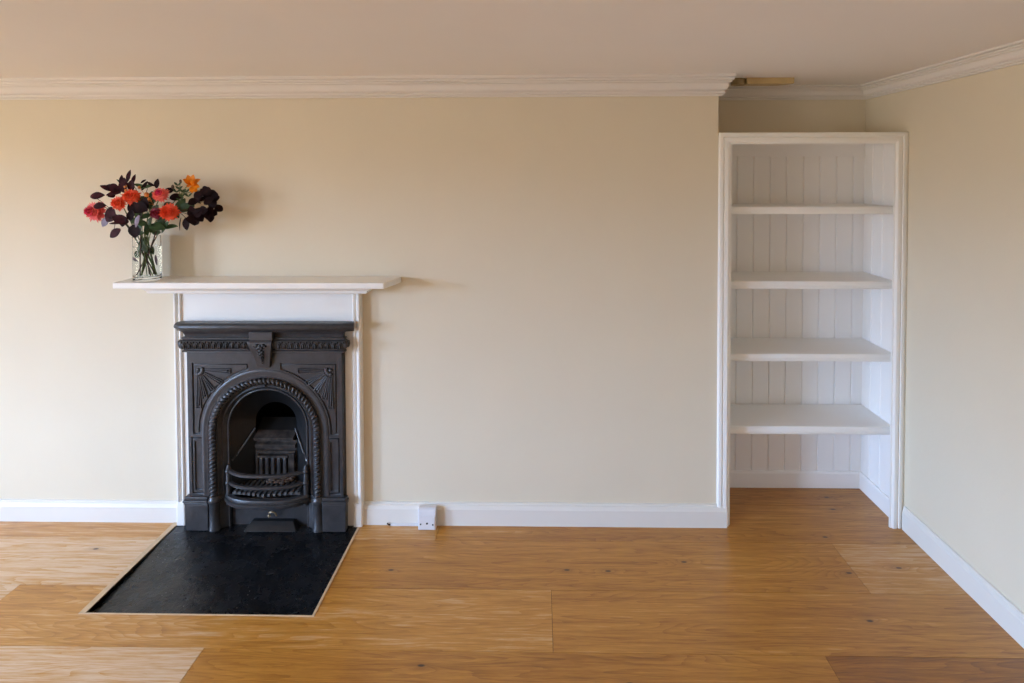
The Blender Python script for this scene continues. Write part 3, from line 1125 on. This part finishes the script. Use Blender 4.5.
# ------------------------------------------------------------------ vase and flowers
VX, VY, VZ = -1.868, -0.078, 1.2240
VR, VH = 0.0585, 0.208
vase = empty('glass_vase', (VX, VY, VZ), 'clear glass cylinder vase of flowers on the white mantel shelf', 'vase')
bm = BM()
lathe(bm, [(0, 0), (VR - 0.004, 0), (VR, 0.004), (VR, VH - 0.001), (VR - 0.0015, VH), (VR - 0.003, VH - 0.001), (VR - 0.0035, 0.022), (VR - 0.008, 0.018), (0, 0.017)], (VX, VY, VZ), 48)
finish(bm, 'vase_body', 'glass', vase, smooth=40)
bm = BM()
lathe(bm, [(0, 0.0164), (VR - 0.007, 0.0176), (VR - 0.0030, 0.0222), (VR - 0.0030, 0.160), (0, 0.160)], (VX, VY, VZ), 48)
finish(bm, 'water', 'water', vase, smooth=40)


def stem_path(ix, head, exitx, exity=0.0):
    """from the vase floor over the rim to the head; crosses the vase"""
    p0 = Vector((VX + ix[0], VY + ix[1], VZ + 0.022))
    rim = Vector((VX + exitx, VY + exity, VZ + VH + 0.004))
    a = bez(p0, (p0 + rim) / 2 + Vector((0, 0, 0.01)), rim, 6)
    hd = Vector(head)
    ctl = rim + (rim - p0).normalized() * (hd - rim).length * 0.55
    ctl.z = max(ctl.z, rim.z + 0.01)
    b_ = bez(rim, ctl, hd, 9)
    return a + b_[1:]


def leaf_into(bm, base, direction, normal, L, W, curl=0.15, tip=1.0, seg=7):
    d = Vector(direction).normalized()
    nrm = Vector(normal)
    nrm = (nrm - d * nrm.dot(d))
    nrm = nrm.normalized() if nrm.length > 1e-4 else d.orthogonal().normalized()
    side = d.cross(nrm)
    base = Vector(base)
    rows = []
    for i in range(seg + 1):
        t = i / seg
        w = W * math.sin(PI * min(0.985, (0.04 + 0.96 * t ** tip))) ** 0.72
        c = base + d * (L * t) - nrm * (curl * L * t * t)
        rows.append((bm.verts.new(c - side * w + nrm * (w * 0.18)), bm.verts.new(c), bm.verts.new(c + side * w + nrm * (w * 0.18))))
    back = []
    for (a, b_, c) in rows:     # a sliver of thickness
        back.append([bm.verts.new(v.co - nrm * 0.0007) for v in (a, b_, c)])
    for i in range(seg):
        for k in (0, 1):
            bm.faces.new((rows[i][k], rows[i][k + 1], rows[i + 1][k + 1], rows[i + 1][k]))
            bm.faces.new((back[i][k + 1], back[i][k], back[i + 1][k], back[i + 1][k + 1]))
        bm.faces.new((rows[i][0], rows[i + 1][0], back[i + 1][0], back[i][0]))
        bm.faces.new((rows[i + 1][2], rows[i][2], back[i][2], back[i + 1][2]))


def dahlia_bloom(bm, c, axis, R, layers=7, n0=15, flat=0.85, rnd=random):
    """layered rays of cupped petals around an axis"""
    ax = Vector(axis).normalized()
    u = ax.orthogonal().normalized()
    w = ax.cross(u)
    c = Vector(c)
    for l in range(layers):
        f = l / (layers - 1)
        elev = math.radians(12 + 66 * f + (0 if l else -22))       # 0 = straight out, 90 = along the axis
        L = R * (1.0 - 0.38 * f)
        n = max(5, int(n0 * (1 - 0.30 * f)) + 4)
        for i in range(n):
            a = 2 * PI * (i + 0.5 * (l % 2)) / n + rnd.uniform(-.07, .07)
            rad = u * math.cos(a) + w * math.sin(a)
            d = rad * math.cos(elev) + ax * (math.sin(elev) * flat)
            nr = ax * math.cos(elev) - rad * math.sin(elev)
            leaf_into(bm, c + ax * (R * 0.12 * f), d, nr, L * rnd.uniform(.84, 1.04), R * (0.17 - 0.03 * f), curl=-0.15 if f > .3 else 0.12, tip=1.05, seg=4)
    ellipsoid(bm, c + ax * R * 0.10, (R * 0.5, R * 0.5, R * 0.45), None, 2)


FCY = 'flowers in the glass vase'


def dahlia(name, label, head, axis, R, mat, ix, ex, ey=0.0, inner=None, stem='stem', layers=5, leaves=()):
    o = empty(name, (VX + ix[0], VY + ix[1], VZ + 0.02), label, 'flower', FCY)
    hd = Vector(head)
    back = hd - Vector(axis).normalized() * R * 0.25
    bm = BM()
    tube(bm, stem_path(ix, back, ex, ey), 0.0023, 7)
    finish(bm, 'stem', stem, o, smooth=60)
    bm = BM()
    dahlia_bloom(bm, hd, axis, R, layers, rnd=random.Random(int(R * 1e5) + int(abs(hd.x) * 1e4)))
    bl = finish(bm, 'bloom', mat, o, smooth=50)
    if inner:
        bm = BM()
        dahlia_bloom(bm, hd + Vector(axis).normalized() * R * 0.58, axis, R * 0.46, 4, 7, rnd=random.Random(3))
        e = finish(bm, 'bloom_centre', inner, bl, smooth=50)
    if leaves:
        bm = BM()
        for lv in leaves:
            leaf_into(bm, *lv)
        finish(bm, 'leaf', 'green', o, smooth=60)
    return o


F = (0.1, -1.0, 0.15)
dahlia('dahlia', 'large coral pink dahlia at the far left of the bouquet', (-2.074, -0.12, 1.552), (-0.35, -0.9, 0.1), 0.057, 'coral', (0.030, -0.01), -0.045, -0.02, 'magenta')
dahlia('dahlia', 'orange red dahlia beside the coral pink dahlia, lower of the orange pair', (-1.944, -0.150, 1.592), (-0.35, -0.9, 0.15), 0.040, 'orange', (0.034, 0.012), -0.030, -0.02)
dahlia('dahlia', 'orange red dahlia, upper of the orange pair in the left half of the bouquet', (-1.893, -0.140, 1.622), (0.2, -0.85, 0.35), 0.043, 'orange', (0.020, 0.02), -0.018, -0.01)
dahlia('dahlia', 'small salmon dahlia with magenta centre, topmost bloom near the bouquet middle', (-1.753, -0.145, 1.632), (0.15, -0.85, 0.45), 0.040, 'salmon', (-0.020, -0.01), 0.020, -0.02, 'magenta')
dahlia('dahlia', 'round red orange dahlia low in the middle of the bouquet, above the vase rim', (-1.700, -0.165, 1.551), (0.2, -0.95, 0.1), 0.047, 'orange', (-0.030, 0.01), 0.035, -0.03, layers=6)
dahlia('dahlia', 'dark crimson dahlia half hidden beside the round red orange dahlia', (-1.765, -0.160, 1.546), (-0.3, -0.9, 0.1), 0.032, 'crimson', (-0.010, 0.025), 0.010, -0.03)

# golden orange lily with buds
lily = empty('lily', (VX - 0.03, VY, VZ + 0.02), 'golden orange lily with a forked green stem, highest bloom at the right', 'flower', FCY)
pth = stem_path((-0.035, 0.015), (-1.650, -0.085, 1.660), 0.040, 0.0)
bm = BM()
tube(bm, pth, 0.0022, 7)
for q in ((-1.632, -0.10, 1.686), (-1.610, -0.07, 1.648), (-1.690, -0.095, 1.690), (-1.672, -0.11, 1.632)):
    p0 = pth[-3]
    tube(bm, bez(p0, ((p0[0] + q[0]) / 2, q[1], (p0[2] + q[2]) / 2 + .012), q, 6), 0.0016, 6)
finish(bm, 'stem', 'stem', lily, smooth=60)
bm = BM()
c = (-1.634, -0.10, 1.676)
for k in range(6):
    a = 2 * PI * k / 6 + 0.3
    d = (0.30 + 0.62 * math.cos(a), -0.45 + 0.30 * math.sin(a + 0.7), 0.55 + 0.55 * math.sin(a))
    leaf_into(bm, c, d, (0.1, -0.7, 0.5), 0.052 if k % 2 else 0.047, 0.0135, -0.1 if k % 2 else 0.25, 1.2)
for k in range(5):
    a = 2 * PI * k / 5
    d = (0.5 + 0.4 * math.cos(a), -0.4, -0.1 + 0.6 * math.sin(a))
    leaf_into(bm, (c[0] + 0.008, c[1] - 0.006, c[2] - 0.004), d, (0.2, -0.8, 0.3), 0.042, 0.0125, 0.15, 1.1)
for k in range(4):
    q = (c[0] + 0.015 + 0.006 * k, c[1] - 0.035, c[2] + 0.030 - 0.010 * k)
    tube(bm, [c, q], 0.0007, 5)
finish(bm, 'bloom', 'lily', lily, smooth=60)
for (q, r) in (((-1.606, -0.07, 1.646), 0.008), ((-1.690, -0.095, 1.692), 0.006), ((-1.724, -0.10, 1.666), 0.007)):
    bm = BM()
    ellipsoid(bm, q, (r, r, r * 1.5))
    finish(bm, 'bud', 'brownstem', lily, smooth=60)
bm = BM()
rnd = random.Random(9)
for (x, y, z) in ((-1.699, -0.1, 1.672), (-1.690, -0.1, 1.655), (-1.705, -0.1, 1.640), (-1.674, -0.1, 1.640), (-1.681, -0.1, 1.618), (-1.650, -0.1, 1.620), (-1.690, -0.1, 1.600), (-1.660, -0.1, 1.640)):
    for sg in (-1, 1):
        leaf_into(bm, (x, y, z), (sg * 0.7, -0.3, 0.6 + 0.3 * rnd.random()), (0, -1, 0.4), 0.020 + 0.008 * rnd.random(), 0.005, 0.2)
finish(bm, 'leaf', 'green', lily, smooth=60)

# orange berry sprig near the centre
spr = empty('berry_sprig', (VX, VY, VZ + 0.02), 'thin green sprig of small orange buds between the dahlias', 'sprig', FCY)
pth = stem_path((0.012, -0.02), (-1.806, -0.150, 1.632), -0.005, -0.02)
bm = BM()
tube(bm, pth, 0.0018, 6)
finish(bm, 'stem', 'stem', spr, smooth=60)
bm = BM()
for q, r in (((-1.804, -0.165, 1.632), 0.011), ((-1.796, -0.160, 1.612), 0.007), ((-1.870, -0.12, 1.664), 0.007), ((-1.935, -0.12, 1.668), 0.008), ((-1.925, -0.13, 1.650), 0.007)):
    ellipsoid(bm, q, (r, r * .9, r * 1.1))
    tube(bm, [q, (q[0] + 0.01, q[1] + 0.02, q[2] - 0.03), pth[-3]], 0.001, 5)
finish(bm, 'bud', 'bud', spr, smooth=60)


def branch(name, label, tips, heads, mat, ix, ex, ey, leafspec, stem='brownstem', extra=None, cat='branch'):
    """a woody or leafy stem: one tube mesh, one mesh of its leaves"""
    o = empty(name, (VX + ix[0], VY + ix[1], VZ + 0.02), label, cat, FCY)
    main = stem_path(ix, tips[0], ex, ey)
    bm = BM()
    tube(bm, main, [0.0026] * (len(main) - 4) + [0.002, 0.0018, 0.0015, 0.001], 7)
    for q in tips[1:]:
        p0 = Vector(main[-5])
        q = Vector(q)
        tube(bm, bez(p0, (p0 + q) / 2 + Vector((0, 0, 0.012)), q, 7), 0.0013, 6)
    finish(bm, 'stem', stem, o, smooth=60)
    bm = BM()
    for (p, d, nrm, L, W) in leafspec:
        leaf_into(bm, p, d, nrm, L, W, 0.12)
    finish(bm, 'foliage', mat, o, smooth=60)
    if extra:
        for (p, d, nrm, L, W) in extra[1]:
            bm = BM()
            leaf_into(bm, p, d, nrm, L, W, 0.1)
            finish(bm, 'pale_leaf', extra[0], o, smooth=60)
    return o


def blob(points, size, rnd, toward, spread=0.9, ratio=0.42, face=(0, -1, 0.1)):
    """round leaves whose centres lie at the given points"""
    out = []
    for (x, y, z) in points:
        d = Vector((toward[0] + rnd.uniform(-spread, spread), rnd.uniform(-.4, .15), toward[1] + rnd.uniform(-spread, spread))).normalized()
        L = size * rnd.uniform(.85, 1.2)
        nrm = Vector(face) + Vector((rnd.uniform(-.5, .5), 0, rnd.uniform(-.5, .5)))
        p = Vector((x, y, z)) - d * L * 0.5
        out.append((tuple(p), tuple(d), tuple(nrm), L, L * ratio * rnd.uniform(.9, 1.1)))
    return out


rnd = random.Random(3)
R1 = [(-1.612, -0.13, 1.598), (-1.545, -0.13, 1.646), (-1.572, -0.10, 1.650), (-1.520, -0.11, 1.626), (-1.533, -0.14, 1.602), (-1.590, -0.11, 1.612), (-1.600, -0.12, 1.606), (-1.585, -0.13, 1.628), (-1.560, -0.12, 1.642), (-1.540, -0.10, 1.632), (-1.524, -0.10, 1.612), (-1.527, -0.12, 1.588), (-1.575, -0.15, 1.600), (-1.556, -0.11, 1.618)]
branch('smoke_bush_branch', 'upper dark plum leafy branch reaching out at the right of the bouquet', [(-1.55, -0.11, 1.615), (-1.53, -0.10, 1.60)], None, 'blackleaf',
       (-0.040, -0.01), 0.050, 0.0, blob(R1, 0.041, rnd, (0.3, 0.1), 0.9, 0.44))
R2 = [(-1.625, -0.13, 1.552), (-1.545, -0.15, 1.553), (-1.520, -0.11, 1.548), (-1.575, -0.15, 1.545), (-1.605, -0.15, 1.518), (-1.540, -0.11, 1.520), (-1.610, -0.14, 1.560), (-1.588, -0.14, 1.555), (-1.560, -0.14, 1.562), (-1.535, -0.12, 1.560), (-1.508, -0.10, 1.566), (-1.550, -0.12, 1.530), (-1.575, -0.14, 1.526), (-1.600, -0.14, 1.532),
      (-1.560, -0.13, 1.545), (-1.530, -0.12, 1.540), (-1.592, -0.14, 1.506)]
branch('smoke_bush_branch', 'lower dark plum leafy branch drooping at the right of the bouquet', [(-1.53, -0.11, 1.56), (-1.60, -0.13, 1.52), (-1.63, -0.14, 1.51)], None, 'blackleaf',
       (-0.036, 0.018), 0.052, -0.02, blob(R2, 0.041, rnd, (0.3, -0.2), 0.8, 0.44)
       + [((-1.632, -0.15, 1.525), (0.1, -0.2, -1), (0, -1, 0), 0.058, 0.017), ((-1.655, -0.15, 1.525), (-0.2, -0.1, -1), (-.7, -.7, 0), 0.060, 0.009), ((-1.612, -0.14, 1.53), (0.3, 0, -1), (0.2, -1, 0), 0.045, 0.016)])
UL = [((-1.975, -0.12, 1.645), (-0.85, -0.2, 0.42), (0, -.7, .7), 0.078, 0.015), ((-1.965, -0.12, 1.655), (-0.7, -0.1, 0.25), (0, -1, .3), 0.055, 0.020),
      ((-1.960, -0.11, 1.665), (-0.05, 0, 1), (0, -1, 0), 0.058, 0.012), ((-1.940, -0.10, 1.690), (0.20, 0, 1), (0, -1, 0), 0.058, 0.0105), ((-1.912, -0.11, 1.678), (0.35, 0, 1), (.4, -1, 0), 0.050, 0.008),
      ((-1.945, -0.11, 1.660), (0.0, -.2, 1), (0, -1, 0), 0.050, 0.020), ((-1.955, -0.12, 1.645), (-0.5, -.3, 0.3), (0, -1, .2), 0.050, 0.020), ((-1.915, -0.11, 1.645), (0.15, -.2, 1), (0, -1, .2), 0.056, 0.019),
      ((-1.985, -0.12, 1.632), (-0.2, -.4, -0.1), (0, -1, .2), 0.030, 0.016), ((-1.950, -0.13, 1.640), (-0.7, -0.2, -0.05), (0, -.6, .8), 0.062, 0.020), ((-1.935, -0.12, 1.640), (-0.3, -0.2, 0.8), (0, -1, .3), 0.055, 0.018),
      ((-1.985, -0.12, 1.660), (-0.9, 0, 0.35), (0, -1, .3), 0.045, 0.013)]
branch('smoke_bush_branch', 'maroon leafy branch with upright leaves at the upper left of the bouquet', [(-1.952, -0.11, 1.690), (-1.99, -0.12, 1.655), (-1.92, -0.11, 1.68)], None, 'maroon',
       (0.028, -0.02), -0.030, 0.0, UL)
LF = [((-2.118, -0.10, 1.622), (1, -0.1, 0.12), (0, -.9, .3), 0.068, 0.018), ((-2.040, -0.18, 1.580), (1, -0.1, 0.10), (0, -.9, .4), 0.058, 0.017), ((-1.965, -0.15, 1.555), (-0.6, -.1, -0.7), (0, -1, .1), 0.062, 0.027),
      ((-1.925, -0.17, 1.474), (-0.75, -.1, -0.55), (0, -1, .2), 0.062, 0.020), ((-1.880, -0.18, 1.505), (-0.9, -.2, 0.42), (0, -.9, .4), 0.075, 0.022),
      ((-1.935, -0.15, 1.498), (-1, 0, 0.10), (0, -.5, .9), 0.060, 0.010), ((-1.985, -0.15, 1.575), (0.2, -.2, -1), (0, -1, 0), 0.058, 0.024)]
branch('smoke_bush_branch', 'maroon leafy branch spreading low at the left under the coral pink dahlia', [(-2.05, -0.13, 1.585), (-1.97, -0.15, 1.47), (-1.95, -0.14, 1.50), (-2.10, -0.10, 1.62)], None, 'maroon',
       (0.036, 0.0), -0.050, -0.02, LF, extra=('greyleaf', [((-2.010, -0.13, 1.525), (-0.55, -.1, -0.75), (0, -1, .2), 0.052, 0.018), ((-1.822, -0.19, 1.540), (-0.3, -.1, -0.9), (-.3, -1, .2), 0.058, 0.014)]))
MD = [((-1.845, -0.185, 1.498), (-0.05, -.1, -1), (0, -1, 0), 0.062, 0.029), ((-1.905, -0.14, 1.590), (0.6, -.2, -0.4), (0, -1, .3), 0.070, 0.026), ((-1.870, -0.15, 1.585), (0.8, -.2, -0.3), (0, -1, .3), 0.070, 0.027),
      ((-1.830, -0.14, 1.560), (0.1, -.2, 0.7), (0, -1, 0), 0.060, 0.022), ((-1.880, -0.16, 1.560), (0.1, -.3, -0.7), (0, -1, 0), 0.050, 0.020), ((-1.770, -0.10, 1.640), (0.8, 0, 0.25), (0, -1, .2), 0.055, 0.015),
      ((-1.740, -0.10, 1.615), (0.8, 0, 0.1), (0, -1, .2), 0.060, 0.018), ((-1.865, -0.11, 1.650), (0.45, 0, 0.8), (0, -1, 0), 0.050, 0.009), ((-1.840, -0.11, 1.690), (0.85, 0, -0.5), (0, -1, 0), 0.040, 0.007),
      ((-1.795, -0.11, 1.660), (0.1, 0, 1), (0, -1, 0), 0.045, 0.013), ((-1.850, -0.10, 1.700), (-0.9, 0, -0.45), (0, -1, .3), 0.035, 0.006), ((-1.900, -0.18, 1.530), (-0.2, -.1, -0.9), (0, -1, 0), 0.045, 0.018)]
branch('smoke_bush_branch', 'dark plum leafy branch in the middle of the bouquet, hanging over the vase rim', [(-1.83, -0.12, 1.66), (-1.85, -0.17, 1.50), (-1.78, -0.11, 1.66), (-1.86, -0.14, 1.58)], None, 'blackleaf',
       (-0.012, -0.03), -0.008, -0.03, MD)
rnd = random.Random(12)
GR = [(-1.794, -0.16, 1.506), (-1.768, -0.15, 1.486), (-1.735, -0.15, 1.480), (-1.837, -0.12, 1.465), (-1.90, -0.10, 1.544), (-1.82, -0.12, 1.585), (-1.81, -0.1, 1.602), (-1.748, -0.1, 1.580),
      (-1.706, -0.1, 1.550), (-1.717, -0.12, 1.530), (-1.855, -0.14, 1.486), (-1.867, -0.1, 1.609), (-1.774, -0.12, 1.502), (-1.813, -0.1, 1.454), (-1.85, -0.11, 1.53), (-1.79, -0.13, 1.56), (-1.88, -0.13, 1.51),
      (-1.80, -0.15, 1.475), (-1.84, -0.15, 1.50), (-1.76, -0.13, 1.515), (-1.86, -0.15, 1.455), (-1.69, -0.10, 1.58)]
gsp = blob(GR, 0.062, rnd, (0.1, 0.3), 0.9, 0.26, (0, -1, 0.3))
gsp += [((-1.745, -0.15, 1.476), (1, -.1, 0.22), (0, -.6, .8), 0.075, 0.017), ((-1.80, -0.16, 1.49), (0.9, -.2, -0.1), (0, -.7, .7), 0.085, 0.020), ((-1.70, -0.10, 1.56), (0.8, 0, 0.2), (0, -1, .3), 0.075, 0.022),
        ((-1.925, -0.11, 1.665), (-0.9, 0, 0.55), (0, -1, .3), 0.075, 0.007), ((-1.90, -0.11, 1.680), (0.7, 0, -0.2), (0, -1, .4), 0.060, 0.009), ((-1.87, -0.11, 1.660), (0.8, 0, 0.25), (0, -1, .4), 0.065, 0.009),
        ((-1.82, -0.10, 1.645), (-0.2, -.1, -1), (0, -1, 0), 0.09, 0.020), ((-1.81, -0.09, 1.655), (0.7, 0, -0.4), (0, -1, 0), 0.06, 0.010)]
branch('leafy_green_sprig', 'leafy green sprig filling the middle of the bouquet around the red orange dahlia', [(-1.80, -0.12, 1.60), (-1.74, -0.12, 1.55), (-1.87, -0.11, 1.62), (-1.90, -0.11, 1.67)], None, 'green',
       (0.005, 0.03), 0.004, 0.0, gsp, stem='stem', cat='sprig')
# leaves that hang inside the vase
inn = []
for k in range(9):
    a = rnd.uniform(0, 2 * PI)
    r = rnd.uniform(0.01, 0.035)
    inn.append(((VX + r * math.cos(a), VY + r * math.sin(a), VZ + VH - 0.005 - 0.012 * k * 0.6), (rnd.uniform(-.5, .5), rnd.uniform(-.3, .3), -1 + rnd.uniform(-.2, .5)), (0, -1, 0.2), 0.045, 0.014))
branch('leafy_green_sprig', 'leafy green sprig standing low in the vase with leaves and stems seen through the glass', [(-1.835, -0.10, 1.500), (-1.80, -0.09, 1.49)], None, 'green',
       (0.022, 0.022), -0.012, 0.01, inn, stem='stem', cat='sprig',
       extra=('greyleaf', [((VX - 0.052, VY - 0.022, VZ + 0.115), (0.65, 0.1, -0.75), (0, -1, 0), 0.035, 0.006), ((VX + 0.050, VY - 0.015, VZ + 0.12), (0.1, 0, -1), (0.4, -1, 0), 0.05, 0.006)]))

# ------------------------------------------------------------------ light: daylight through the two windows
wd = bpy.data.worlds.new('daylight')
sc.world = wd
wd.use_nodes = True
nt = wd.node_tree
nt.nodes.clear()
out = nt.nodes.new('ShaderNodeOutputWorld')
bg = nt.nodes.new('ShaderNodeBackground')
tc = nt.nodes.new('ShaderNodeTexCoord')
sx = nt.nodes.new('ShaderNodeSeparateXYZ')
nt.links.new(tc.outputs['Generated'], sx.inputs[0])
zf = math_node(nt, 'MULTIPLY_ADD', sx.outputs['Z'], 0.5, 0.5)
colr = ramp(nt, zf, [(0.0, (0.20, 0.18, 0.14)), (0.505, (0.26, 0.25, 0.23)), (0.53, (0.70, 1.05, 1.68)), (0.75, (0.68, 1.05, 1.72)), (1.0, (0.62, 0.99, 1.68))])
nt.links.new(colr, bg.inputs['Color'])
bg.inputs['Strength'].default_value = 50.0
nt.links.new(bg.outputs[0], out.inputs[0])


def portal(name, loc, rot, sx_, sy_):
    l = bpy.data.lights.new(name, 'AREA')
    l.shape = 'RECTANGLE'
    l.size = sx_
    l.size_y = sy_
    l.cycles.is_portal = True
    o = bpy.data.objects.new(name, l)
    o.location = loc
    o.rotation_euler = rot
    COL.objects.link(o)


for q in WINS:
    portal('window_portal', (XL - 0.02, (q['y0'] + q['y1']) / 2, (q['z0'] + q['z1']) / 2), (0, math.radians(-90), 0), q['z1'] - q['z0'], q['y1'] - q['y0'])

# ------------------------------------------------------------------ camera
cam = bpy.data.cameras.new('camera')
co = bpy.data.objects.new('camera', cam)
COL.objects.link(co)
cam.sensor_width = 36.0
cam.lens = 571.0 * 36.0 / 1024.0
cam.shift_x = (512.0 - 529.0) / 1024.0
cam.shift_y = (189.0 - 341.5) / 1024.0
cam.clip_start = 0.05
yaw, pit, rol = (math.radians(a) for a in (1.08, 1.49, 0.17))
R = Matrix.Rotation(yaw, 3, 'Z') @ Matrix.Rotation(-pit, 3, 'X') @ Matrix.Rotation(rol, 3, 'Y')
basis = Matrix((R.col[0], R.col[2], -R.col[1])).transposed()     # camera right, up, backward
co.matrix_world = Matrix.Translation((0, -2.77, 1.7209)) @ basis.to_4x4()
sc.camera = co

sc.view_settings.view_transform = 'Standard'
sc.view_settings.look = 'None'
sc.view_settings.gamma = 1.0
sc.view_settings.use_curve_mapping = False
sc.view_settings.exposure = 0.0
sc.cycles.max_bounces = 14
sc.cycles.diffuse_bounces = 8
sc.cycles.sample_clamp_indirect = 6.0
sc.cycles.transmission_bounces = 12
sc.cycles.transparent_max_bounces = 12
